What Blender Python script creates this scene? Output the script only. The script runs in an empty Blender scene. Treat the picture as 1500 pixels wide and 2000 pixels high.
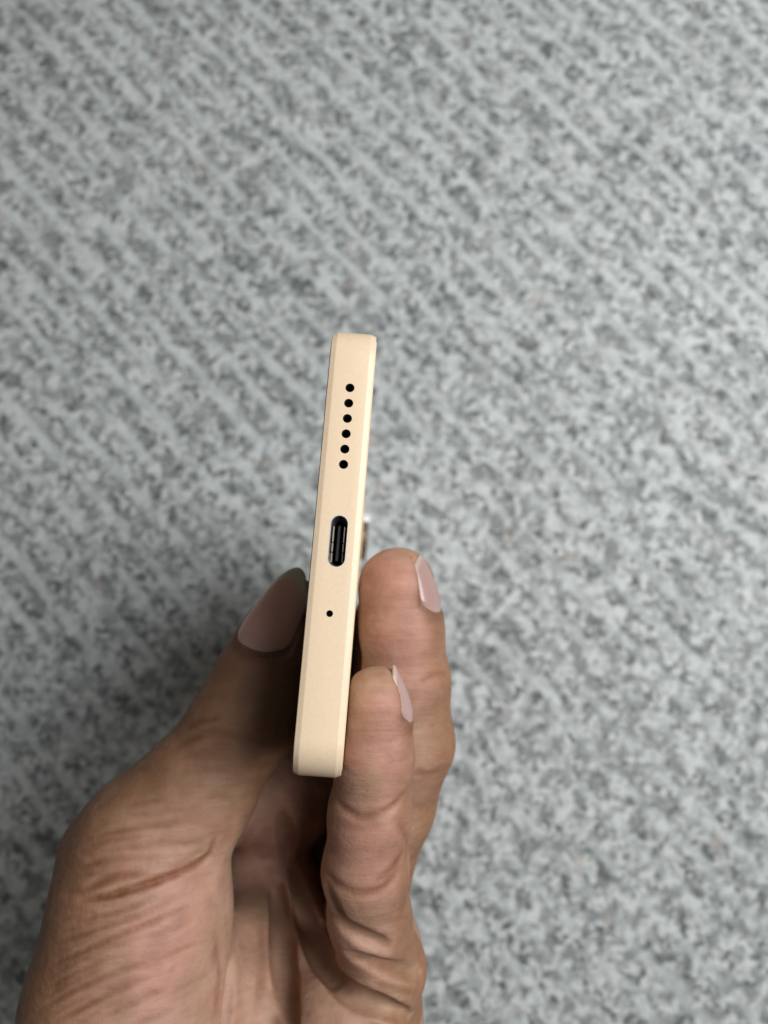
import bpy, bmesh, math, time
import numpy as np
from mathutils import Vector, Matrix, noise as mnoise

T0 = time.time()
sc = bpy.context.scene
C = sc.collection

# ------------------------------------------------------------------ camera
F = 1444.0                      # focal length of the photograph in its own pixels (1500 x 2000)
TILT = math.radians(9.0)        # the lens looks almost straight down at the floor
FLOOR_DEPTH = 0.345
cam_d = bpy.data.cameras.new("camera")
cam = bpy.data.objects.new("camera", cam_d)
C.objects.link(cam)
cam.location = (0, 0, FLOOR_DEPTH * math.cos(TILT))
cam.rotation_euler = (TILT, 0, 0)
cam_d.sensor_fit = 'VERTICAL'
cam_d.sensor_height = 36.0
cam_d.lens = 36.0 * F / 2000.0
cam_d.clip_start = 0.005
cam_d.clip_end = 50
cam_d.dof.use_dof = True
cam_d.dof.focus_distance = 0.127
cam_d.dof.aperture_fstop = 14.5
sc.camera = cam

# ------------------------------------------------------------------ light
world = bpy.data.worlds.new("World")
sc.world = world
world.use_nodes = True
bg = world.node_tree.nodes["Background"]
bg.inputs[0].default_value = (1.0, 0.95, 0.86, 1)
bg.inputs[1].default_value = 0.088


def area(name, loc, target, sx, sy, power, col):
    d = bpy.data.lights.new(name, 'AREA')
    d.shape = 'RECTANGLE'
    d.size, d.size_y = sx, sy
    d.energy = power
    d.color = col
    o = bpy.data.objects.new(name, d)
    C.objects.link(o)
    o.location = loc
    o.rotation_euler = (Vector(target) - Vector(loc)).to_track_quat('-Z', 'Y').to_euler()
    return o


area("window_light", (0.46, 0.18, 0.77), (0.02, 0, 0.12), 0.46, 0.46, 9.6, (0.96, 0.985, 1.0))

sc.view_settings.view_transform = 'Standard'
sc.view_settings.look = 'None'
sc.view_settings.exposure = 0.0
sc.view_settings.gamma = 1.0
sc.render.engine = 'CYCLES'
sc.cycles.use_denoising = True
sc.cycles.max_bounces = 8

# ------------------------------------------------------------------ helpers
CAMM = Matrix.Translation(cam.location) @ cam.rotation_euler.to_matrix().to_4x4()
MM = 0.001


def P(px, py, d):
    """millimetres in the lens frame (x right, y up, -z away) of a photo pixel at a depth"""
    return np.array(((px - 750.0) / F * d, -(py - 1000.0) / F * d, -d))


def to_world(v):
    return CAMM @ Vector((v[0] * MM, v[1] * MM, v[2] * MM))


def tag(o, label=None, cat=None, kind=None):
    if label:
        o['label'] = label
    if cat:
        o['category'] = cat
    if kind:
        o['kind'] = kind


def material(name):
    m = bpy.data.materials.new(name)
    m.use_nodes = True
    nt = m.node_tree
    return m, nt, nt.nodes["Principled BSDF"]


def N(nt, typ, **kw):
    n = nt.nodes.new(typ)
    for k, v in kw.items():
        setattr(n, k, v)
    return n


def mesh_obj(name, verts, faces, mat, parent=None, smooth=True):
    me = bpy.data.meshes.new(name)
    me.from_pydata([tuple(v) for v in verts], [], [tuple(f) for f in faces])
    me.update()
    if mat:
        me.materials.append(mat)
    if smooth:
        me.polygons.foreach_set("use_smooth", [True] * len(me.polygons))
    o = bpy.data.objects.new(name, me)
    C.objects.link(o)
    if parent:
        o.parent = parent
    return o


def fix_normals(o):
    bm = bmesh.new()
    bm.from_mesh(o.data)
    bmesh.ops.recalc_face_normals(bm, faces=bm.faces)
    bm.to_mesh(o.data)
    bm.free()


# ------------------------------------------------------------------ floor
def floor_material():
    m, nt, b = material("mottled_grey_vinyl")
    L = nt.links
    tc = N(nt, 'ShaderNodeTexCoord')
    mp = N(nt, 'ShaderNodeMapping')
    mp.inputs['Rotation'].default_value = (0, 0, math.radians(47))
    L.new(tc.outputs['Object'], mp.inputs['Vector'])

    def noise(scale, detail, rough, off, dist=0.0, src=None):
        n = N(nt, 'ShaderNodeTexNoise', noise_dimensions='4D')
        n.inputs['Scale'].default_value = scale
        n.inputs['Detail'].default_value = detail
        n.inputs['Roughness'].default_value = rough
        n.inputs['Distortion'].default_value = dist
        n.inputs['W'].default_value = off
        L.new((src or tc.outputs['Object']), n.inputs['Vector'])
        return n.outputs['Fac']

    def ramp(src, stops):
        r = N(nt, 'ShaderNodeValToRGB')
        e = r.color_ramp.elements
        while len(e) < len(stops):
            e.new(0.5)
        for el, (p, c) in zip(e, stops):
            el.position = p
            el.color = (c, c, c, 1) if not isinstance(c, tuple) else c + (1,)
        L.new(src, r.inputs[0])
        return r.outputs[0]

    def mix(fac, a, c, mode='MIX'):
        n = N(nt, 'ShaderNodeMix', data_type='RGBA', blend_type=mode)
        if isinstance(fac, float):
            n.inputs[0].default_value = fac
        else:
            L.new(fac, n.inputs[0])
        for i, s in ((6, a), (7, c)):
            if isinstance(s, tuple):
                n.inputs[i].default_value = s + (1,)
            else:
                L.new(s, n.inputs[i])
        return n.outputs[2]

    # light ground with grey flecks in two sizes
    fleck = ramp(noise(212, 2.5, 0.55, 1.3, 0.6), [(0.41, 0.0), (0.61, 1.0)])
    dark = ramp(noise(255, 1.5, 0.5, 7.1, 0.5), [(0.53, 0.0), (0.66, 1.0)])
    pink = ramp(noise(112, 1.0, 0.5, 3.7), [(0.66, 0.0), (0.76, 1.0)])
    base = mix(fleck, (0.235, 0.246, 0.242), (0.57, 0.585, 0.575))
    base = mix(dark, base, (0.125, 0.131, 0.131))
    pk = N(nt, 'ShaderNodeMath', operation='MULTIPLY')
    pk.inputs[1].default_value = 0.55
    L.new(pink, pk.inputs[0])
    base = mix(pk.outputs[0], base, (0.40, 0.33, 0.29))
    # pale threads that run diagonally across it, broken and a little wavy
    wob = N(nt, 'ShaderNodeTexNoise')
    wob.inputs['Scale'].default_value = 30
    wob.inputs['Detail'].default_value = 2
    L.new(tc.outputs['Object'], wob.inputs['Vector'])
    add = N(nt, 'ShaderNodeVectorMath', operation='MULTIPLY_ADD')
    add.inputs[1].default_value = (0.009, 0.009, 0)
    L.new(wob.outputs['Color'], add.inputs[0])
    L.new(mp.outputs[0], add.inputs[2])
    wave = N(nt, 'ShaderNodeTexWave', wave_type='BANDS', bands_direction='Y', wave_profile='SIN')
    wave.inputs['Scale'].default_value = 21.0
    wave.inputs['Distortion'].default_value = 0.0
    L.new(add.outputs[0], wave.inputs['Vector'])
    line = ramp(wave.outputs['Fac'], [(0.62, 0.0), (0.97, 1.0)])
    brk = ramp(noise(38, 3, 0.6, 5.5), [(0.33, 0.05), (0.55, 1.0)])
    lm = N(nt, 'ShaderNodeMath', operation='MULTIPLY')
    L.new(line, lm.inputs[0])
    L.new(brk, lm.inputs[1])
    lm2 = N(nt, 'ShaderNodeMath', operation='MULTIPLY')
    dt = N(nt, 'ShaderNodeVectorMath', operation='DOT_PRODUCT')
    dt.inputs[1].default_value = (0.7, -0.7, 0)
    L.new(tc.outputs['Object'], dt.inputs[0])
    fade = N(nt, 'ShaderNodeMapRange')          # the threads fade towards one side of the floor
    fade.inputs[1].default_value, fade.inputs[2].default_value = -0.16, 0.14
    fade.inputs[3].default_value, fade.inputs[4].default_value = 0.76, 0.46
    L.new(dt.outputs['Value'], fade.inputs[0])
    L.new(fade.outputs[0], lm2.inputs[1])
    L.new(lm.outputs[0], lm2.inputs[0])
    base = mix(lm2.outputs[0], base, (0.565, 0.59, 0.585))
    # slow variation and grain
    slow = ramp(noise(9, 3, 0.5, 2.2), [(0.3, 0.9), (0.7, 1.0)])
    base = mix(1.0, base, slow, 'MULTIPLY')
    L.new(base, b.inputs['Base Color'])
    b.inputs['Roughness'].default_value = 0.62
    b.inputs['Specular IOR Level'].default_value = 0.25
    bp = N(nt, 'ShaderNodeBump')
    bp.inputs['Strength'].default_value = 0.35
    bp.inputs['Distance'].default_value = 0.0006
    L.new(fleck, bp.inputs['Height'])
    L.new(bp.outputs[0], b.inputs['Normal'])
    return m


S = 6.0
fl = mesh_obj("floor", [(-S, -S, 0), (S, -S, 0), (S, S, 0), (-S, S, 0)], [(0, 1, 2, 3)], floor_material(), smooth=False)
tag(fl, "pale grey mottled floor with faint diagonal pale lines under the hand", "floor", "structure")

# ------------------------------------------------------------------ phone frame of reference
PT, PB = P(692.5, 648, 131.5), P(617, 1516, 117.3)
W = (PT - PB) / np.linalg.norm(PT - PB)
PT, PB = PT + W * 2.0, PB - W * 1.0            # the rounded corners fall back from the end face
CF = (PT + PB) / 2                                # middle of the end face
W = (PT - PB)
PW = float(np.linalg.norm(W))                     # width of the phone, about 75 mm
W /= PW
lx = -0.0445
Lx = np.array((lx, (-lx * W[0] + W[2]) / W[1], -1.0))
Lx /= np.linalg.norm(Lx)                          # long axis, away from the lens
TX = np.cross(Lx, W)                              # thickness axis, to the right
TH, LEN, CH, RAD = 7.95, 162.0, 0.95, 6.5


def face_uv(px, py):
    r = P(px, py, 1.0)
    t = CF.dot(Lx) / r.dot(Lx)
    q = r * t - CF
    return q.dot(W), q.dot(TX)


# ================================================================== hand as a distance field
def seg_cone(X, Y, Z, a, ra, b, rb):
    ax, ay, az = a
    dx, dy, dz = b[0] - a[0], b[1] - a[1], b[2] - a[2]
    l2 = dx * dx + dy * dy + dz * dz + 1e-9
    t = ((X - ax) * dx + (Y - ay) * dy + (Z - az) * dz) / l2
    np.clip(t, 0, 1, out=t)
    d = np.sqrt((X - ax - t * dx) ** 2 + (Y - ay - t * dy) ** 2 + (Z - az - t * dz) ** 2)
    return d - (ra + (rb - ra) * t)


def smin(a, b, k):
    h = np.maximum(k - np.abs(a - b), 0) / k
    return np.minimum(a, b) - h * h * k * 0.25


VOX = 0.45
LO = np.array((-92.0, -165.0, -262.0))
HI = np.array((42.0, 6.0, -92.0))
NX, NY, NZ = [int(v) for v in np.ceil((HI - LO) / VOX)]
gx = (LO[0] + VOX * np.arange(NX)).astype(np.float32)[:, None, None]
gy = (LO[1] + VOX * np.arange(NY)).astype(np.float32)[None, :, None]
gz = (LO[2] + VOX * np.arange(NZ)).astype(np.float32)[None, None, :]
FAR = np.float32(12.0)


def idx_box(pts, pad):
    pts = np.array(pts)
    lo = np.clip(np.floor((pts.min(0) - pad - LO) / VOX).astype(int), 0, (NX, NY, NZ))
    hi = np.clip(np.ceil((pts.max(0) + pad - LO) / VOX).astype(int) + 1, 0, (NX, NY, NZ))
    return tuple(slice(a, b) for a, b in zip(lo, hi))


def chain_field(chains, k):
    """smooth union of round-cone chains -> full-size grid"""
    G = np.full((NX, NY, NZ), FAR, np.float32)
    for ch in chains:
        for (a, ra), (b, rb) in zip(ch[:-1], ch[1:]):
            pad = max(ra, rb) + 8
            s = idx_box([a, b], pad)
            d = seg_cone(gx[s[0]], gy[:, s[1]], gz[:, :, s[2]], a, ra, b, rb).astype(np.float32)
            G[s] = smin(G[s], d, k)
    return G


def J(px, py, d, r):
    return (P(px, py, d), r)


thumb = [
    [J(262, 2150, 150, 21), J(258, 1950, 151, 20.2), J(278, 1765, 153, 17.4), J(290, 1665, 154, 15.2)],
    [J(186, 1648, 157, 5.4), J(240, 1640, 156, 8)],
    [J(226, 1676, 156, 9.9), J(296, 1620, 156, 11.8)],
    [J(296, 1660, 155, 14.0), J(382, 1546, 156, 11.6), J(474, 1412, 158, 10.3)],
    [J(474, 1412, 158, 10.3), J(520, 1312, 160, 9.3), J(558, 1236, 162, 7.9), J(590, 1182, 164, 5.6)],
]
little = [   # the finger nearest the lens
    [J(737, 1372, 140, 6.75), J(731, 1480, 141, 7.2), J(722, 1590, 142.5, 7.6), J(714, 1700, 144, 8.1),
     J(722, 1790, 148, 8.0), J(742, 1880, 154, 8.6), J(735, 1960, 160, 10.0)],
]
ring = [
    [J(778, 1150, 161, 9.0), J(785, 1230, 161, 8.8), J(793, 1330, 162, 9.3), J(800, 1450, 164, 9.6),
     J(766, 1575, 168, 9.3), J(722, 1715, 174, 9.2), J(710, 1850, 178, 10)],
]
middle = [
    [J(742, 1225, 183, 8.0), J(748, 1330, 184, 8.6), J(765, 1440, 187, 9.2), J(760, 1530, 191, 9.4),
     J(720, 1640, 196, 10), J(690, 1760, 196, 11.5)],
]
index = [
    [J(722, 1255, 206, 7.8), J(728, 1330, 208, 8.4), J(742, 1410, 211, 9.0), J(715, 1500, 215, 9.6),
     J(650, 1590, 216, 11), J(600, 1680, 212, 12)],
]
palm = [
    [J(420, 2300, 172, 22), J(430, 2000, 188, 16), J(500, 1750, 207, 11.5), J(540, 1585, 206, 10.5)],
    [J(520, 2250, 172, 21), J(600, 1950, 190, 14), J(660, 1720, 211, 12)],
    [J(640, 2250, 165, 21), J(700, 2000, 172, 14), J(735, 1850, 178, 11)],
    # ridges of the folded palm, between thumb base and little finger side
    [J(480, 2200, 158, 14), J(500, 1970, 160, 9.2), J(502, 1840, 170, 8.6), J(504, 1725, 187, 8.2), J(508, 1650, 196, 8.5)],
    [J(700, 2180, 150, 17), J(668, 2010, 153, 11.5), J(602, 1900, 164, 7.6), J(580, 1815, 176, 7.2), J(566, 1700, 195, 7.0)],
    [J(512, 1575, 190, 10.5), J(582, 1590, 195, 8.5)],
    [J(512, 1575, 190, 10.5), J(506, 1700, 198, 9.0)],
    [J(400, 1640, 170, 6), J(470, 1560, 184, 8), J(530, 1560, 194, 9)],
    [J(545, 1565, 208, 10), J(575, 1470, 213, 10), J(690, 1430, 216, 9)],
    [J(545, 1565, 208, 10), J(630, 1520, 214, 10.5), J(700, 1480, 214, 9.6)],
    [J(420, 2000, 186, 17), J(455, 1730, 201, 13), J(490, 1590, 205, 10)],
    # wrist
    [J(360, 2300, 165, 24), J(400, 2700, 172, 24)],
    [J(520, 2300, 166, 23), J(500, 2700, 172, 22)],
]
wrap = [  # soft pads at the root of the little finger
    [J(752, 1900, 152, 8.0), J(735, 1935, 152, 8.2)],
]

G = chain_field(palm, 5.0)
G = smin(G, chain_field(index, 2.0), 4.0)
G = smin(G, chain_field(middle, 2.0), 1.2)
G = smin(G, chain_field(ring, 2.5), 1.2)
lf = chain_field(little + wrap, 2.5)
G = smin(G, lf, 1.0)
th = chain_field(thumb, 5.0)
kth = (1.6 + 7.0 * np.clip((P(430, 1600, 165)[1] - gy) / 18.0, 0, 1)).astype(np.float32)   # the ball of the thumb runs into the palm
G = smin(G, th, kth)
del lf, th

# the phone presses the pads flat: nothing of the hand enters it
qx = gx - CF[0]
qy = gy - CF[1]
qz = gz - CF[2]
tv = (qx * TX[0] + qy * TX[1] + qz * TX[2])
uv_ = (qx * W[0] + qy * W[1] + qz * W[2])
wv = (qx * Lx[0] + qy * Lx[1] + qz * Lx[2])
slab = np.maximum(np.maximum(np.abs(tv) - (TH / 2 + 0.12), np.abs(uv_) - (PW / 2 + 0.1)), np.maximum(-wv, wv - LEN))
del qx, qy, qz, tv, uv_, wv
G = -smin(-G, slab.astype(np.float32), 1.2)
del slab


G[:, :2, :] = np.maximum(G[:, :2, :], 0.4)


def sample(G, pts):
    q = (np.asarray(pts, np.float64) - LO) / VOX
    q = np.clip(q, 0, np.array((NX, NY, NZ)) - 1.001)
    i = q.astype(int)
    f = q - i
    out = 0
    for ox in (0, 1):
        wx = f[:, 0] if ox else 1 - f[:, 0]
        for oy in (0, 1):
            wy = f[:, 1] if oy else 1 - f[:, 1]
            for oz in (0, 1):
                wz = f[:, 2] if oz else 1 - f[:, 2]
                out = out + wx * wy * wz * G[i[:, 0] + ox, i[:, 1] + oy, i[:, 2] + oz]
    return out


def grad(G, pts, h=0.6):
    g = np.stack([sample(G, pts + np.eye(3)[k] * h) - sample(G, pts - np.eye(3)[k] * h) for k in range(3)], 1)
    return g / (np.linalg.norm(g, axis=1, keepdims=True) + 1e-9)


def march(px, py, d0=100, d1=255):
    """where the line of sight through a photo pixel meets the skin"""
    ds = np.arange(d0, d1, 0.3)
    pts = np.array([P(px, py, d) for d in ds])
    s = sample(G, pts)
    k = np.argmax(s < 0)
    return pts[k] if s[k] < 0 else None


# ------------------------------------------------------------------ nails (laid on the finger before creases are cut)
def nail_patch(A0, A1, n, half, base_round=0.17, tip_round=0.16, nv=30, nu=24, lift=0.12, tuck=0.35, taper=0.12, curv=0.0):
    """A0,A1: bone axis points under the nail root and its free end; n: outward middle direction"""
    a = A1 - A0
    ln = np.linalg.norm(a)
    a = a / ln
    n = n - a * n.dot(a)
    n /= np.linalg.norm(n)
    c = np.cross(a, n)
    # flesh radius along the bone, as a straight line
    vs = np.linspace(0.0, 0.62, 14)
    rad = []
    for v in vs:
        rr = []
        for ang in np.linspace(-half * 0.6, half * 0.6, 7):
            dr = n * math.cos(ang) + c * math.sin(ang)
            rs = np.arange(16, 1, -0.05)
            q = sample(G, (A0 + a * ln * v)[None] + dr[None] * rs[:, None])
            k = int(np.argmax(q < 0))
            if q[k] < 0:
                rr.append(rs[k])
        rad.append(np.median(rr))
    k1, k0 = np.polyfit(vs, rad, 1)
    k1 = np.clip(k1, -0.9, 0.2)
    k0 = float(np.mean(np.array(rad) - k1 * vs))
    pts = np.zeros((nv + 1, nu + 1, 3))
    nor = np.zeros_like(pts)
    for j in range(nu + 1):
        u = j / nu * 2 - 1
        s0, s1 = base_round * abs(u) ** 2.4, 1 - tip_round * abs(u) ** 2.2
        for i in range(nv + 1):
            q = i / nv
            v = s0 + (s1 - s0) * q
            ang = u * half * (1 - taper * v * v) * (0.90 + 0.10 * min(1, q * 4))
            dr = n * math.cos(ang) + c * math.sin(ang)
            r = k0 + k1 * v + lift - tuck * abs(u) ** 5 - 0.35 * max(0, 1 - q * 6) - curv * v * v
            pts[i, j] = A0 + a * ln * v + dr * r
            nor[i, j] = dr
    # the nail sits in its bed: flesh above it is pressed away
    sb = idx_box([A0, A0 + a * ln * 1.15], k0 + 4)
    X, Y, Z = gx[sb[0]] - A0[0], gy[:, sb[1]] - A0[1], gz[:, :, sb[2]] - A0[2]
    vv = (X * a[0] + Y * a[1] + Z * a[2]) / ln
    nn = X * n[0] + Y * n[1] + Z * n[2]
    cc = X * c[0] + Y * c[1] + Z * c[2]
    rad3 = np.sqrt(nn * nn + cc * cc)
    uu = np.arctan2(cc, nn) / (half * (1 - taper * np.clip(vv, 0, 1) ** 2))
    lim = k0 + k1 * vv + lift - 0.3 - tuck * np.abs(uu) ** 5 - curv * np.clip(vv, 0, 1.2) ** 2
    ins = np.minimum(np.minimum((1.04 - np.abs(uu)) * half * 7, (vv - base_round * np.abs(uu) ** 2.4 + 0.02) * ln), (1.2 - vv) * ln)
    cutd = np.minimum(ins, rad3 - lim)
    G[sb] = -smin(-G[sb], -cutd.astype(np.float32), 0.5)
    return pts, nor


nails = {}
nails['thumb'] = nail_patch(P(520, 1297, 160.5), P(617, 1143, 166.5), np.array((-0.42, 0.24, 0.87)), math.radians(47), tip_round=0.26, taper=0.46)
tt = (nails['thumb'][0] - CF) @ TX + TH / 2 + 0.3
nails['thumb'][0][:] -= TX * np.maximum(tt, 0)[..., None]      # the free edge stops at the glass
nails['ring'] = nail_patch(P(780, 1197, 161), P(777, 1084, 161), np.array((0.93, 0.0, 0.36)), math.radians(40), curv=3.2)
nails['little'] = nail_patch(P(736, 1407, 140.5), P(738, 1298, 140), np.array((0.99, 0.05, 0.10)), math.radians(40), curv=3.0)


def carve_line(pts, depth, width):
    """press a soft groove (or, with a negative depth, raise a ridge) along a 3-D polyline"""
    pts = [p for p in pts if p is not None]
    for a, b in zip(pts[:-1], pts[1:]):
        s = idx_box([a, b], width * 2.6)
        d = seg_cone(gx[s[0]], gy[:, s[1]], gz[:, :, s[2]], a, 0, b, 0)
        bump = (depth * np.exp(-(d / width) ** 2)).astype(np.float32)
        cur = BUMP[s]
        BUMP[s] = np.where(np.abs(bump) > np.abs(cur), bump, cur)


BUMP = np.zeros((NX, NY, NZ), np.float32)


def spline(pix, step=9):
    pix = np.array(pix, float)
    ext = np.vstack([2 * pix[0] - pix[1], pix, 2 * pix[-1] - pix[-2]])
    line = []
    for i in range(1, len(ext) - 2):
        p0, p1, p2, p3 = ext[i - 1:i + 3]
        n = max(2, int(np.linalg.norm(p2 - p1) / step))
        for t in np.linspace(0, 1, n, endpoint=False):
            line.append(0.5 * ((2 * p1) + (-p0 + p2) * t + (2 * p0 - 5 * p1 + 4 * p2 - p3) * t * t + (-p0 + 3 * p1 - 3 * p2 + p3) * t ** 3))
    line.append(pix[-1])
    return line


def valley(pix, r, push, k=3.0):
    """a deep soft fold between two pads of flesh"""
    hits = [march(*q) for q in spline(pix, 14)]
    hits = [h_ * (1 + push / abs(h_[2])) for h_ in hits if h_ is not None]
    n = len(hits)
    for i in range(n - 1):
        if np.linalg.norm(hits[i] - hits[i + 1]) > 9:
            continue
        t = (i + 0.5) / max(1, n - 1)
        rr = r * min(1.0, 0.35 + 3 * t, 0.35 + 3 * (1 - t))
        a, b = hits[i], hits[i + 1]
        sb = idx_box([a, b], rr + 4)
        d = seg_cone(gx[sb[0]], gy[:, sb[1]], gz[:, :, sb[2]], a, rr, b, rr).astype(np.float32)
        G[sb] = -smin(-G[sb], d, k)


valley([(572, 1700), (590, 1765), (604, 1815), (633, 1882), (687, 1934), (740, 1960), (800, 1988)], 1.9, 1.1, 2.0)
valley([(540, 1730), (548, 1790), (556, 1880), (566, 1940), (580, 2020)], 1.9, 1.1, 2.2)
valley([(452, 1880), (447, 1940), (438, 2020)], 0.9, 0.3, 2.0)
valley([(552, 1600), (560, 1630), (564, 1665)], 1.4, 0.2, 2.5)
valley([(640, 1740), (668, 1800), (712, 1832), (755, 1850)], 0.55, 0.0, 2.4)
valley([(690, 1868), (735, 1886), (780, 1896), (822, 1900)], 0.55, 0.0, 2.4)

# skin folds round each nail
FOLD = []
for key, (pts, nor) in nails.items():
    free = 0.72
    nv = pts.shape[0]
    k = int(nv * free)
    out = []
    for i in range(k, -1, -1):
        e = pts[i, 0] - pts[i, 1]
        out.append(pts[i, 0] + e / (np.linalg.norm(e) + 1e-9) * 0.55 - nor[i, 0] * 0.5)
    for j in range(0, pts.shape[1], 2):
        e = pts[0, j] - pts[1, j]
        out.append(pts[0, j] + e / (np.linalg.norm(e) + 1e-9) * 0.6 - nor[0, j] * 0.35)
    for i in range(0, k + 1):
        e = pts[i, -1] - pts[i, -2]
        out.append(pts[i, -1] + e / (np.linalg.norm(e) + 1e-9) * 0.55 - nor[i, -1] * 0.5)
    carve_line(out, -0.45, 0.7)
    FOLD.append(np.array(out))


def crease(pix, depth, width, step=9, jitter=0.0):
    """a crease given by points in the photo, dropped onto the skin and cut there"""
    line = spline(pix, step)
    hits = [march(*q) for q in line]
    n = len(hits)
    for i in range(n - 1):
        if hits[i] is None or hits[i + 1] is None or np.linalg.norm(hits[i] - hits[i + 1]) > 6:
            continue
        t = (i + 0.5) / max(1, n - 1)
        fade = min(1.0, 4.0 * t + 0.15, 4.0 * (1 - t) + 0.15)
        carve_line([hits[i], hits[i + 1]], depth * fade, width)


# thumb base
crease([(160, 1757), (200, 1752), (240, 1742), (283, 1729), (333, 1711), (383, 1688), (409, 1667), (417, 1640)], 1.75, 0.6)
crease([(140, 1802), (200, 1788), (250, 1775), (300, 1755)], 0.55, 0.5)
crease([(100, 1847), (167, 1822), (233, 1800), (300, 1783)], 0.50, 0.5)
crease([(97, 1887), (167, 1855), (250, 1820), (310, 1797), (367, 1773)], 0.61, 0.5)
crease([(88, 1932), (150, 1898), (220, 1868)], 0.33, 0.5)
crease([(77, 1972), (150, 1930), (233, 1897), (300, 1877)], 0.44, 0.5)
crease([(110, 1992), (200, 1947), (283, 1913)], 0.50, 0.5)
crease([(187, 1990), (267, 1957), (333, 1930)], 0.39, 0.5)
crease([(250, 2010), (330, 1975)], 0.25, 0.6)
crease([(165, 1737), (190, 1724), (225, 1711), (280, 1707)], 0.7, 0.8)
crease([(170, 1640), (230, 1622), (300, 1612), (383, 1604)], 0.35, 0.65)
crease([(217, 1655), (300, 1650), (400, 1648)], 0.3, 0.7)
crease([(150, 1698), (190, 1683), (233, 1676), (317, 1681)], 0.35, 0.7)
crease([(395, 1565), (420, 1557), (450, 1560)], 0.25, 0.6)
# the many fine parallel lines between them
fine = [[(135, 1700), (190, 1690), (260, 1700)], [(128, 1718), (170, 1708), (215, 1698)], [(125, 1740), (155, 1740), (190, 1735)],
        [(118, 1775), (160, 1773), (210, 1768), (270, 1752)], [(112, 1795), (150, 1790), (190, 1781)],
        [(108, 1822), (150, 1812), (205, 1800), (250, 1790)], [(105, 1862), (160, 1840), (220, 1822)],
        [(95, 1908), (150, 1877), (215, 1850), (280, 1826)], [(85, 1948), (140, 1918), (205, 1888)],
        [(84, 1990), (150, 1955), (225, 1925), (310, 1900)], [(140, 2000), (215, 1965), (300, 1940)],
        [(230, 1800), (300, 1775), (360, 1752)], [(270, 1840), (330, 1818), (385, 1795)], [(300, 1880), (350, 1858), (400, 1832)],
        [(160, 1660), (215, 1640), (290, 1632)], [(240, 1595), (320, 1585), (390, 1580)], [(250, 1570), (320, 1560)],
        [(320, 1700), (365, 1680), (400, 1655)], [(280, 1960), (345, 1935), (400, 1905)]]
for i_, l_ in enumerate(fine):
    crease(l_, 0.16 + 0.05 * (i_ % 3), 0.5)
# thumb joint
crease([(345, 1455), (380, 1440), (420, 1428), (460, 1440)], 0.35, 0.9)
crease([(362, 1425), (395, 1408), (430, 1400)], 0.3, 0.8)
crease([(350, 1478), (390, 1472), (430, 1476)], 0.22, 0.8)
# little finger
crease([(655, 1556), (668, 1575), (690, 1590), (712, 1597), (745, 1588), (772, 1570), (792, 1545)], 0.55, 0.7)
crease([(640, 1597), (665, 1610), (700, 1618), (745, 1610)], 0.22, 0.9)
crease([(628, 1690), (645, 1715), (665, 1732), (705, 1745), (750, 1732), (783, 1690)], 0.55, 0.8)
crease([(735, 1720), (765, 1700), (786, 1668)], 0.45, 0.8)
crease([(630, 1760), (650, 1788), (680, 1812), (715, 1828), (752, 1845)], 0.3, 0.7)
crease([(680, 1862), (705, 1874), (735, 1884), (775, 1892), (815, 1898)], 0.4, 0.7)
crease([(735, 1922), (770, 1932), (812, 1940)], 0.45, 0.8)
# palm
crease([(420, 1830), (430, 1900), (420, 1990)], 0.35, 1.0)
crease([(508, 1790), (512, 1880), (500, 1990)], 0.35, 1.0)
# ring finger side
crease([(828, 1330), (848, 1318), (868, 1316)], 0.3, 0.8)
crease([(806, 1500), (830, 1512), (868, 1502)], 0.35, 0.9)
crease([(800, 1560), (812, 1575), (845, 1570)], 0.25, 0.9)
crease([(776, 1600), (795, 1640), (792, 1690)], 0.3, 0.8)

G += BUMP
BUMPC = BUMP


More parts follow.
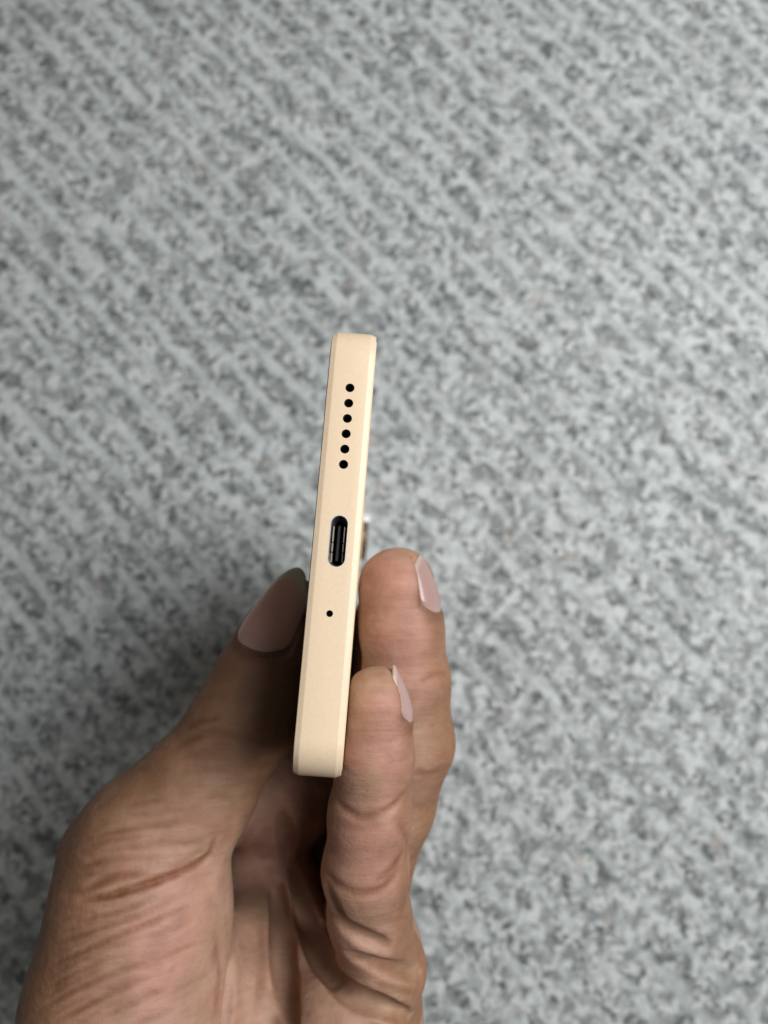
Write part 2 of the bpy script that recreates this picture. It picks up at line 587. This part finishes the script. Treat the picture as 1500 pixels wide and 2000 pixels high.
# ------------------------------------------------------------------ surface nets
def surface_nets(G):
    ins = G < 0
    cnt = np.zeros((NX - 1, NY - 1, NZ - 1), np.uint8)
    for ox in (0, 1):
        for oy in (0, 1):
            for oz in (0, 1):
                cnt += ins[ox:NX - 1 + ox, oy:NY - 1 + oy, oz:NZ - 1 + oz]
    mixed = (cnt > 0) & (cnt < 8)
    cells = np.argwhere(mixed)
    ids = np.full(mixed.shape, -1, np.int32)
    ids[mixed] = np.arange(len(cells))
    acc = np.zeros((len(cells), 3))
    num = np.zeros(len(cells))
    cor = [(0, 0, 0), (1, 0, 0), (0, 1, 0), (1, 1, 0), (0, 0, 1), (1, 0, 1), (0, 1, 1), (1, 1, 1)]
    val = [G[cells[:, 0] + c[0], cells[:, 1] + c[1], cells[:, 2] + c[2]].astype(float) for c in cor]
    for i in range(8):
        for j in range(i + 1, 8):
            if sum(abs(cor[i][k] - cor[j][k]) for k in range(3)) != 1:
                continue
            cr = (val[i] < 0) != (val[j] < 0)
            t = np.where(cr, val[i] / np.where(cr, val[i] - val[j], 1), 0)
            p = np.array(cor[i])[None] + t[:, None] * (np.array(cor[j]) - np.array(cor[i]))[None]
            acc += np.where(cr[:, None], p, 0)
            num += cr
    verts = LO + VOX * (cells + acc / num[:, None])
    quads = []
    for ax in range(3):
        sl0 = [slice(1, n - 1) for n in (NX, NY, NZ)]
        sl1 = list(sl0)
        sl0[ax] = slice(0, (NX, NY, NZ)[ax] - 1)
        sl1[ax] = slice(1, (NX, NY, NZ)[ax])
        a, b = ins[tuple(sl0)], ins[tuple(sl1)]
        e = np.argwhere(a != b)
        off = np.ones(3, int)
        off[ax] = 0
        base = e + off
        flip = a[e[:, 0], e[:, 1], e[:, 2]]
        u, v = [k for k in range(3) if k != ax]
        q = []
        for du, dv in ((-1, -1), (0, -1), (0, 0), (-1, 0)):
            c = base.copy()
            c[:, u] += du
            c[:, v] += dv
            q.append(ids[c[:, 0], c[:, 1], c[:, 2]])
        q = np.stack(q, 1)
        if ax == 1:
            flip = ~flip
        q[~flip] = q[~flip][:, ::-1]
        quads.append(q)
    quads = np.vstack(quads)
    quads = quads[(quads >= 0).all(1)]
    return verts, quads


V, Q = surface_nets(G)
for _ in range(2):
    s = sample(G, V)
    V = V - grad(G, V) * np.clip(s, -0.4, 0.4)[:, None] * 0.9
# light relaxation of the net
for _ in range(2):
    acc = np.zeros_like(V)
    cn = np.zeros(len(V))
    for a, b in ((0, 1), (1, 2), (2, 3), (3, 0)):
        np.add.at(acc, Q[:, a], V[Q[:, b]])
        np.add.at(acc, Q[:, b], V[Q[:, a]])
        np.add.at(cn, Q[:, a], 1)
        np.add.at(cn, Q[:, b], 1)
    V = V * 0.6 + (acc / np.maximum(cn, 1)[:, None]) * 0.4
nrm = grad(G, V)
print("hand net", len(V), len(Q), round(time.time() - T0, 1))


def chain_dist(chains, pts):
    d = None
    for ch in chains:
        for (a, ra), (b, rb) in zip(ch[:-1], ch[1:]):
            e = seg_cone(pts[:, 0], pts[:, 1], pts[:, 2], a, ra, b, rb)
            d = e if d is None else np.minimum(d, e)
    return d


def sstep(a, b, x):
    t = np.clip((x - a) / (b - a), 0, 1)
    return t * t * (3 - 2 * t)


# skin tone: tanned back of thumb and fingers, pink palm side, flushed fingertips, fill light painted into the palm hollow
dT, dL, dR = chain_dist(thumb, V), chain_dist(little + wrap, V), chain_dist(ring, V)
dM, dI = chain_dist(middle, V), chain_dist(index, V)
dP = chain_dist(palm, V)
alld = np.stack([dT, dL, dR, dM, dI, dP], 1)
wgt = np.exp(-np.clip(alld, -3, 20) / 0.8)
wgt /= wgt.sum(1, keepdims=True)
dors_dir = np.array([(-0.75, 0.30, 0.10), (0.95, 0.0, -0.25), (0.95, 0.0, -0.10), (0.9, 0, -0.3), (0.8, 0.0, -0.5), (0.35, 0.1, -0.95)])
dors_dir /= np.linalg.norm(dors_dir, axis=1, keepdims=True)
nd = nrm @ dors_dir.T
dors = (wgt * sstep(-0.05, 0.75, nd)).sum(1)
# along the thumb the tan also covers the side towards the lens, above the base joint
ua = (V - P(290, 1640, 155)) @ ((P(560, 1190, 163) - P(290, 1640, 155)) / np.linalg.norm(P(560, 1190, 163) - P(290, 1640, 155)))
dors = np.maximum(dors, wgt[:, 0] * sstep(2, 22, ua) * 0.75)
flush_fill = np.zeros(len(V))
for t, r in ((P(745, 1330, 136), 13), (P(760, 1420, 136), 10), (P(775, 1110, 155), 15), (P(560, 1180, 158), 12), (P(735, 1490, 135), 12), (P(790, 1260, 152), 12), (P(720, 1650, 138), 9), (P(300, 1900, 130), 16), (P(530, 1600, 195), 26)):  # last spot: fill light in the palm hollow, painted as pinker skin
    flush_fill = np.maximum(flush_fill, np.exp(-(np.linalg.norm(V - t, axis=1) / r) ** 2))
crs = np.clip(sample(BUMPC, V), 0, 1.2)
nz = np.array([mnoise.fractal(Vector(p * 0.09), 1.0, 2.0, 3) for p in V])
palmar = np.array((0.368, 0.212, 0.145))
tan = np.array((0.240, 0.121, 0.066))
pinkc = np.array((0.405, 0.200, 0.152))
yel = np.array((0.315, 0.208, 0.120))
col = palmar[None] + (tan - palmar)[None] * dors[:, None]
col = col + (pinkc - col) * (flush_fill * (1 - 0.6 * dors) * 0.75)[:, None]
col = col + (yel - col) * (np.clip(nz * 0.9, 0, 0.6) * (1 - dors))[:, None]
nz2 = np.array([mnoise.fractal(Vector(p * 0.33 + np.array((7, 3, 1))), 1.0, 2.0, 3) for p in V])
col = col * (1 + np.array((0.10, 0.15, 0.17))[None] * np.clip(nz2, -1, 1)[:, None])
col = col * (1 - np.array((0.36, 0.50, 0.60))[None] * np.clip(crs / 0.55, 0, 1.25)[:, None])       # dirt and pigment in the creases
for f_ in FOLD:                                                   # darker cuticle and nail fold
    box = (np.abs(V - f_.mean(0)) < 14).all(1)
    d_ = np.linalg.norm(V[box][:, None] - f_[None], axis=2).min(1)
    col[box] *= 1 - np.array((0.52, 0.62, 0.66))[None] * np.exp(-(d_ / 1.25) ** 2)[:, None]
Wv = [to_world(p) for p in V]
EMPTY_AT = to_world(P(430, 2000, 186))


def skin_material():
    m, nt, b = material("skin")
    L = nt.links
    at = N(nt, 'ShaderNodeAttribute', attribute_name="skin_tone")
    tc = N(nt, 'ShaderNodeTexCoord')
    n1 = N(nt, 'ShaderNodeTexNoise')
    n1.inputs['Scale'].default_value = 160
    n1.inputs['Detail'].default_value = 4
    L.new(tc.outputs['Object'], n1.inputs['Vector'])
    mr = N(nt, 'ShaderNodeMapRange')
    mr.inputs[1].default_value, mr.inputs[2].default_value = 0.3, 0.7
    mr.inputs[3].default_value, mr.inputs[4].default_value = 0.88, 1.08
    L.new(n1.outputs['Fac'], mr.inputs[0])
    mx = N(nt, 'ShaderNodeMix', data_type='RGBA', blend_type='MULTIPLY')
    mx.inputs[0].default_value = 1
    L.new(at.outputs['Color'], mx.inputs[6])
    L.new(mr.outputs[0], mx.inputs[7])
    L.new(mx.outputs[2], b.inputs['Base Color'])
    b.inputs['Roughness'].default_value = 0.58
    b.inputs['Specular IOR Level'].default_value = 0.28
    b.inputs['Subsurface Weight'].default_value = 0.30
    b.inputs['Subsurface Radius'].default_value = (0.0036, 0.0012, 0.0006)
    b.inputs['Subsurface Scale'].default_value = 1.0
    # fine skin relief: pores and a lattice of tiny lines
    vo = N(nt, 'ShaderNodeTexVoronoi', feature='DISTANCE_TO_EDGE')
    vo.inputs['Scale'].default_value = 1100
    L.new(tc.outputs['Object'], vo.inputs['Vector'])
    n2 = N(nt, 'ShaderNodeTexNoise')
    n2.inputs['Scale'].default_value = 620
    n2.inputs['Detail'].default_value = 3
    L.new(tc.outputs['Object'], n2.inputs['Vector'])
    ad = N(nt, 'ShaderNodeMath', operation='MULTIPLY_ADD')
    ad.inputs[1].default_value = 0.5
    L.new(vo.outputs['Distance'], ad.inputs[0])
    L.new(n2.outputs['Fac'], ad.inputs[2])
    mp = N(nt, 'ShaderNodeMapping', vector_type='POINT')
    mp.inputs['Rotation'].default_value = (0, 0, math.radians(-22))
    mp.inputs['Scale'].default_value = (0.13, 1.0, 0.6)
    L.new(tc.outputs['Object'], mp.inputs['Vector'])
    ln = N(nt, 'ShaderNodeTexNoise')
    ln.inputs['Scale'].default_value = 780
    ln.inputs['Detail'].default_value = 3
    ln.inputs['Distortion'].default_value = 0.3
    L.new(mp.outputs[0], ln.inputs['Vector'])
    rl = N(nt, 'ShaderNodeMapRange')
    rl.inputs[1].default_value, rl.inputs[2].default_value = 0.30, 0.52
    rl.inputs[3].default_value, rl.inputs[4].default_value = 0.89, 1.0
    L.new(ln.outputs['Fac'], rl.inputs[0])
    mx2 = N(nt, 'ShaderNodeMix', data_type='RGBA', blend_type='MULTIPLY')
    mx2.inputs[0].default_value = 1
    L.new(mx.outputs[2], mx2.inputs[6])
    L.new(rl.outputs[0], mx2.inputs[7])
    L.new(mx2.outputs[2], b.inputs['Base Color'])
    b2 = N(nt, 'ShaderNodeBump')
    b2.inputs['Strength'].default_value = 0.27
    b2.inputs['Distance'].default_value = 0.0007
    L.new(ln.outputs['Fac'], b2.inputs['Height'])
    bp = N(nt, 'ShaderNodeBump')
    L.new(b2.outputs[0], bp.inputs['Normal'])
    bp.inputs['Strength'].default_value = 0.30
    bp.inputs['Distance'].default_value = 0.00035
    L.new(ad.outputs[0], bp.inputs['Height'])
    L.new(bp.outputs[0], b.inputs['Normal'])
    return m


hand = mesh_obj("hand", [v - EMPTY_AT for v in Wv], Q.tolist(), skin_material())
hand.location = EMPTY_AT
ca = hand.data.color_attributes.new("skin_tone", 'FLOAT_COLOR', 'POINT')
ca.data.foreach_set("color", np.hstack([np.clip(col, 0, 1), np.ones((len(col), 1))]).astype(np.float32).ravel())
tag(hand, "left hand pinching the upright phone between thumb and curled fingers", "hand")


def nail_material():
    m, nt, b = material("fingernail")
    L = nt.links
    at = N(nt, 'ShaderNodeAttribute', attribute_name="nail_tone")
    L.new(at.outputs['Color'], b.inputs['Base Color'])
    b.inputs['Roughness'].default_value = 0.27
    b.inputs['Specular IOR Level'].default_value = 0.45
    b.inputs['Subsurface Weight'].default_value = 0.2
    b.inputs['Subsurface Radius'].default_value = (0.002, 0.001, 0.0007)
    b.inputs['Subsurface Scale'].default_value = 1.0
    tc = N(nt, 'ShaderNodeTexCoord')
    n = N(nt, 'ShaderNodeTexNoise')
    n.inputs['Scale'].default_value = 300
    L.new(tc.outputs['Object'], n.inputs['Vector'])
    bp = N(nt, 'ShaderNodeBump')
    bp.inputs['Strength'].default_value = 0.12
    bp.inputs['Distance'].default_value = 0.0003
    L.new(n.outputs['Fac'], bp.inputs['Height'])
    L.new(bp.outputs[0], b.inputs['Normal'])
    return m


NAIL = nail_material()


def build_nail(pts, nor, label, bedc, freec, free):
    nv, nu = pts.shape[:2]
    top = pts.reshape(-1, 3)
    bot = (pts - nor * 0.55).reshape(-1, 3)
    k = nv * nu
    verts = [to_world(p) - EMPTY_AT for p in np.vstack([top, bot])]
    faces = []
    for i in range(nv - 1):
        for j in range(nu - 1):
            a = i * nu + j
            faces.append((a, a + 1, a + nu + 1, a + nu))
            faces.append((k + a, k + a + nu, k + a + nu + 1, k + a + 1))
    rim = [j for j in range(nu)] + [i * nu + nu - 1 for i in range(1, nv)] + [(nv - 1) * nu + j for j in range(nu - 2, -1, -1)] + [i * nu for i in range(nv - 2, 0, -1)]
    for a, b in zip(rim, rim[1:] + rim[:1]):
        faces.append((a, b, k + b, k + a))
    o = mesh_obj("fingernail", verts, faces, NAIL, hand)
    fix_normals(o)
    o['label'] = label
    cols = []
    for h in (0, 1):
        for i in range(nv):
            v = i / (nv - 1)
            for j in range(nu):
                u = j / (nu - 1) * 2 - 1
                f = sstep(free - 0.05, free + 0.06, v + 0.10 * (u * u - 0.4))
                lun = 1 - sstep(0.10, 0.24, v + 0.10 * u * u)
                c = np.array(bedc) * (1 - f) + np.array(freec) * f
                c = c + (np.array((0.41, 0.30, 0.275)) - c) * 0.45 * lun
                cols.append(tuple(c) + (1,))
    a = o.data.color_attributes.new("nail_tone", 'FLOAT_COLOR', 'POINT')
    a.data.foreach_set("color", np.array(cols, np.float32).ravel())
    return o


build_nail(*nails['thumb'], "wide thumbnail with a long dull free edge, left of the phone", (0.70, 0.37, 0.30), (0.60, 0.54, 0.38), 0.82)  # thumb colours raised to stand in for missing overhead light
build_nail(*nails['ring'], "pale pink nail of the upper finger right of the phone", (0.345, 0.212, 0.190), (0.40, 0.295, 0.25), 0.88)
build_nail(*nails['little'], "narrow pale nail of the lower finger right of the phone", (0.375, 0.24, 0.215), (0.43, 0.33, 0.28), 0.88)
del G, BUMP, BUMPC
print("hand done", round(time.time() - T0, 1))

# ================================================================== phone
m3 = Matrix((W, TX, Lx)).transposed()
PHM = Matrix.Translation(to_world(CF)) @ (cam.rotation_euler.to_matrix() @ m3).to_4x4()
phone = bpy.data.objects.new("smartphone", None)
C.objects.link(phone)
phone.empty_display_size = 0.02
phone.matrix_world = PHM
tag(phone, "slim sand coloured smartphone held upright, its end with speaker holes and charging port facing up", "smartphone")


def simple(name, col, rough, metal=0.0, spec=0.5):
    m, nt, b = material(name)
    b.inputs['Base Color'].default_value = tuple(col) + (1,)
    b.inputs['Roughness'].default_value = rough
    b.inputs['Metallic'].default_value = metal
    b.inputs['Specular IOR Level'].default_value = spec
    return m


def frame_material():
    m, nt, b = material("sand_frame")
    L = nt.links
    tc = N(nt, 'ShaderNodeTexCoord')
    n = N(nt, 'ShaderNodeTexNoise')
    n.inputs['Scale'].default_value = 1500
    n.inputs['Detail'].default_value = 5
    n.inputs['Roughness'].default_value = 0.7
    L.new(tc.outputs['Object'], n.inputs['Vector'])
    r = N(nt, 'ShaderNodeValToRGB')
    r.color_ramp.elements[0].position = 0.3
    r.color_ramp.elements[1].position = 0.7
    r.color_ramp.elements[0].color = (0.675, 0.512, 0.350, 1)
    r.color_ramp.elements[1].color = (0.730, 0.565, 0.395, 1)
    L.new(n.outputs['Fac'], r.inputs[0])
    L.new(r.outputs[0], b.inputs['Base Color'])
    b.inputs['Roughness'].default_value = 0.42
    b.inputs['Metallic'].default_value = 0.0
    b.inputs['Specular IOR Level'].default_value = 0.38
    g = N(nt, 'ShaderNodeTexNoise')
    g.inputs['Scale'].default_value = 4200
    g.inputs['Detail'].default_value = 2
    L.new(tc.outputs['Object'], g.inputs['Vector'])
    bp = N(nt, 'ShaderNodeBump')
    bp.inputs['Strength'].default_value = 0.10
    bp.inputs['Distance'].default_value = 0.00006
    L.new(g.outputs['Fac'], bp.inputs['Height'])
    L.new(bp.outputs[0], b.inputs['Normal'])
    return m


FRAME = frame_material()
BLACK = simple("black_recess", (0.055, 0.055, 0.058), 0.55, 0, 0.3)
GLASS = simple("black_glass", (0.008, 0.008, 0.010), 0.08, 0, 0.5)
STEEL = simple("port_steel", (0.10, 0.09, 0.08), 0.4, 0.6)
BARE = simple("bare_metal_edge", (0.72, 0.75, 0.76), 0.35, 0.7)
TONGUE = simple("black_tongue", (0.010, 0.010, 0.011), 0.35)
LENSRING = simple("camera_ring", (0.22, 0.17, 0.12), 0.35, 0.6)


def rrect(hu, w0, w1, r, n=14):
    """outline in the (u,w) plane of a rounded rectangle"""
    out = []
    for cu, cw, a0 in ((hu - r, w0 + r, -90), (hu - r, w1 - r, 0), (-hu + r, w1 - r, 90), (-hu + r, w0 + r, 180)):
        for i in range(n + 1):
            a = math.radians(a0 + 90 * i / n)
            out.append((cu + r * math.cos(a), cw + r * math.sin(a)))
    return out


def slab_mesh(name, layers, hu, w0, w1, r, mat, parent=None):
    """layers: (v, inset) pairs from one face to the other"""
    verts, faces = [], []
    n = None
    for v, ins in layers:
        o = rrect(hu - ins, w0 + ins, w1 - ins, max(0.2, r - ins))
        n = len(o)
        verts += [(u * MM, v * MM, w * MM) for u, w in o]
    for k in range(len(layers) - 1):
        for i in range(n):
            j = (i + 1) % n
            faces.append((k * n + i, k * n + j, (k + 1) * n + j, (k + 1) * n + i))
    faces.append(tuple(range(n))[::-1])
    faces.append(tuple(range((len(layers) - 1) * n, len(layers) * n)))
    o = mesh_obj(name, verts, faces, mat, parent, smooth=False)
    fix_normals(o)
    return o


h = TH / 2
b_ = 0.10
CD = 0.42       # how far the chamfer falls back
prof = [(-h, CD + 0.35), (-h + 0.02, CD + 0.05), (-h + 0.10, CD - 0.08), (-h + CH - 0.14, 0.07), (-h + CH - 0.02, 0.02), (-h + CH + 0.12, 0.0),
        (h - CH - 0.10, 0.0), (h - CH + 0.0, 0.015), (h - CH + 0.10, 0.055), (h - 0.12, CD - 0.10), (h - 0.02, CD + 0.05), (h, CD + 0.35)]
body = slab_mesh("body", prof, PW / 2, 0, LEN, RAD, FRAME, phone)
body.data.materials.append(BLACK)


def prism(outline, w0, w1, mat):
    n = len(outline)
    verts = [(u * MM, v * MM, w0 * MM) for u, v in outline] + [(u * MM, v * MM, w1 * MM) for u, v in outline]
    faces = [(i, (i + 1) % n, n + (i + 1) % n, n + i) for i in range(n)] + [tuple(range(n))[::-1], tuple(range(n, 2 * n))]
    return verts, faces


def circle(cu, cv, r, n=28):
    return [(cu + r * math.cos(2 * math.pi * i / n), cv + r * math.sin(2 * math.pi * i / n)) for i in range(n)]


def stadium(cu, cv, hl, hw, n=14):
    out = []
    for s, a0 in ((1, -90), (-1, 90)):
        for i in range(n + 1):
            a = math.radians(a0 + 180 * i / n)
            out.append((cu + s * (hl - hw) + hw * math.cos(a), cv + hw * math.sin(a)))
    return out


SPK = [face_uv(683.5 - 2.5 * i, 757.5 + 29.9 * i) for i in range(6)]
MIC = face_uv(643.8, 1198.5)
pu0, pv0 = face_uv(664.5, 1007)
pu1, pv1 = face_uv(656, 1107)
PCU, PCV = (pu0 + pu1) / 2, (pv0 + pv1) / 2
PHL, PHW = abs(pu0 - pu1) / 2, 1.42
cut_v, cut_f = [], []
for (u, v), r, dp in [(s, 0.80, 3.0) for s in SPK] + [(MIC, 0.56, 2.5)]:
    vv, ff = prism(circle(u, v, r), -1.5, dp, None)
    cut_f += [tuple(i + len(cut_v) for i in f) for f in ff]
    cut_v += vv
vv, ff = prism(stadium(PCU, PCV, PHL, PHW), -1.5, 8.0, None)
cut_f += [tuple(i + len(cut_v) for i in f) for f in ff]
cut_v += vv
cutter = mesh_obj("cutter", cut_v, cut_f, BLACK, phone, smooth=False)
fix_normals(cutter)
md = body.modifiers.new("holes", 'BOOLEAN')
md.operation = 'DIFFERENCE'
md.solver = 'EXACT'
md.object = cutter
md.material_mode = 'TRANSFER'
bpy.context.view_layer.update()
dg = bpy.context.evaluated_depsgraph_get()
nm = bpy.data.meshes.new_from_object(body.evaluated_get(dg))
body.modifiers.clear()
body.data = nm
nm.name = "body"
bpy.data.objects.remove(cutter)
nm.polygons.foreach_set("use_smooth", [True] * len(nm.polygons))
nm.set_sharp_from_angle(angle=math.radians(24))


def ring_mesh(name, outer, inner, w0, w1, mat, parent):
    n = len(outer)
    verts = []
    for o, w in ((outer, w0), (outer, w1), (inner, w1), (inner, w0)):
        verts += [(u * MM, v * MM, w * MM) for u, v in o]
    faces = []
    for k in range(4):
        for i in range(n):
            j = (i + 1) % n
            a, b2 = k * n, ((k + 1) % 4) * n
            faces.append((a + i, a + j, b2 + j, b2 + i))
    o = mesh_obj(name, verts, faces, mat, parent, smooth=False)
    fix_normals(o)
    return o


# charging port: worn bright edge, steel shell, black tongue
def loops_mesh(name, loops, mat, parent, cap=False):
    n = len(loops[0][0])
    vs = [(u * MM, v * MM, w * MM) for o, w in loops for u, v in o]
    fs = []
    for k in range(len(loops) - 1):
        for i in range(n):
            j = (i + 1) % n
            fs.append((k * n + i, k * n + j, (k + 1) * n + j, (k + 1) * n + i))
    if cap:
        fs.append(tuple(range((len(loops) - 1) * n, len(loops) * n)))
    o = mesh_obj(name, vs, fs, mat, parent, smooth=False)
    fix_normals(o)
    return o


port = loops_mesh("charging_port", [(stadium(PCU, PCV, PHL - i, PHW - i), w) for i, w in
                  ((0.02, 7.7), (0.02, 0.5), (0.10, 0.5), (0.16, 0.9), (0.62, 2.6), (0.64, 7.7))], STEEL, phone)
tg = []
tf = []
for hl, hw, w in ((2.95, 0.14, 1.0), (3.1, 0.27, 1.15), (3.15, 0.30, 1.6), (3.15, 0.30, 7.9)):
    tg.append([(u * MM, v * MM, w * MM) for u, v in stadium(PCU - 0.25, PCV, hl, hw)])
n_ = len(tg[0])
tv_ = [p for r in tg for p in r]
for k in range(len(tg) - 1):
    for i in range(n_):
        j = (i + 1) % n_
        tf.append((k * n_ + i, k * n_ + j, (k + 1) * n_ + j, (k + 1) * n_ + i))
tf.append(tuple(range(n_)))
tongue = mesh_obj("contact_tongue", tv_, tf, TONGUE, port, smooth=False)
fix_normals(tongue)
GLINT = simple("port_glint", (0.36, 0.31, 0.24), 0.35, 0.6)  # tan bars that paint the glints along the port walls
for sgn in (-1, 1):
    bmv, bmf = [], []
    for a0, a1 in ((-3.5, -1.9), (-1.75, -0.2), (-0.1, 2.6)):
        hw_ = 0.085 if sgn > 0 else 0.12
        o_ = stadium(PCU + (a0 + a1) / 2, PCV + sgn * (PHW - 0.50), (a1 - a0) / 2, hw_, 5)
        ws_ = 0.75 + 0.15 * abs(a0)
        vv, ff = prism(o_, ws_, 2.2, None)
        bmf += [tuple(i + len(bmv) for i in f) for f in ff]
        bmv += vv
    sp = mesh_obj("wall_glint", bmv, bmf, GLINT, port, smooth=False)
    fix_normals(sp)
rim = ring_mesh("port_rim", stadium(PCU + 0.05, PCV - 0.03, PHL + 0.10, PHW + 0.08), stadium(PCU, PCV, PHL - 0.01, PHW - 0.01), -0.015, 0.3, BARE, port)

# screen on the left face, back cover and camera module on the right face
slab_mesh("screen", [(-h - 0.13, 1.35), (-h - 0.09, 1.15), (-h + 0.3, 1.12)], PW / 2, 0.4, LEN - 0.4, RAD - 0.4, GLASS, phone)
slab_mesh("back_cover", [(h - 0.3, 1.12), (h + 0.08, 1.12), (h + 0.12, 1.25)], PW / 2, 0.2, LEN - 0.2, RAD, FRAME, phone)


def at_phone(o, M4):
    o.parent = phone
    o.matrix_local = M4
    return o


# camera island near the far end, seen only as a sliver beside the frame
cw0, cw1, cu0, cu1 = LEN - 36, LEN - 5, 3, 33.5
verts, faces = [], []
lay = [(h + 0.05, 0.0), (h + 0.4, 0.05), (h + 0.5, 0.3)]
for v, ins in lay:
    o = rrect((cu1 - cu0) / 2 - ins, cw0 + ins, cw1 - ins, 7 - ins)
    n_ = len(o)
    verts += [((u + (cu0 + cu1) / 2) * MM, v * MM, w * MM) for u, w in o]
for k in range(2):
    for i in range(n_):
        j = (i + 1) % n_
        faces.append((k * n_ + i, k * n_ + j, (k + 1) * n_ + j, (k + 1) * n_ + i))
faces.append(tuple(range(2 * n_, 3 * n_)))
cammod = mesh_obj("camera_module", verts, faces, FRAME, phone, smooth=False)
fix_normals(cammod)


def lens(cu, cw, r):
    def disc(name, prof, mat, parent):
        vs, fs = [], []
        n = 36
        for rr, v in prof:
            for i in range(n):
                a = 2 * math.pi * i / n
                vs.append(((cu + rr * math.cos(a)) * MM, v * MM, (cw + rr * math.sin(a)) * MM))
        for k in range(len(prof) - 1):
            for i in range(n):
                j = (i + 1) % n
                fs.append((k * n + i, k * n + j, (k + 1) * n + j, (k + 1) * n + i))
        fs.append(tuple(range((len(prof) - 1) * n, len(prof) * n)))
        o = mesh_obj(name, vs, fs, mat, parent, smooth=False)
        fix_normals(o)
        return o
    disc("lens_ring", [(r, h + 0.45), (r, h + 2.3), (r - 0.3, h + 2.6), (r - 1.0, h + 2.6), (r - 1.0, h + 2.3)], LENSRING, cammod)
    disc("lens_glass", [(r - 1.02, h + 1.3), (r - 1.02, h + 2.42)], GLASS, cammod)


lens(21.0, LEN - 13.5, 5.8)
lens(21.0, LEN - 27.5, 5.8)
fv, ff = [], []  # pale disc added to stand in for a highlight on the camera ring
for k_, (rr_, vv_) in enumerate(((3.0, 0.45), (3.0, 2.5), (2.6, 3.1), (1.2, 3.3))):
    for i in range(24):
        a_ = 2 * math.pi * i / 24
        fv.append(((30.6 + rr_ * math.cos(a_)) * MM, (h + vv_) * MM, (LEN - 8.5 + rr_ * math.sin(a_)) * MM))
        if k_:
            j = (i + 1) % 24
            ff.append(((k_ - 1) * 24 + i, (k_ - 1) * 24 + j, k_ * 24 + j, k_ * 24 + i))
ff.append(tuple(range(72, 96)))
ring_glint = mesh_obj("ring_glint", fv, ff, simple("ring_glint_silver", (0.62, 0.62, 0.61), 0.25), cammod)
fix_normals(ring_glint)

# small chip in the paint on the right edge of the frame
cu_, cv_ = face_uv(691, 1190)
vs, fs = prism([(cu_ - 0.75, h - 0.42), (cu_ + 0.1, h - 0.5), (cu_ + 0.75, h - 0.36), (cu_ + 0.6, h - 0.1), (cu_ - 0.6, h - 0.12)], 0.42, 0.9, None)
chip = mesh_obj("paint_chip", vs, fs, BARE, phone, smooth=False)
fix_normals(chip)
print("done", round(time.time() - T0, 1))
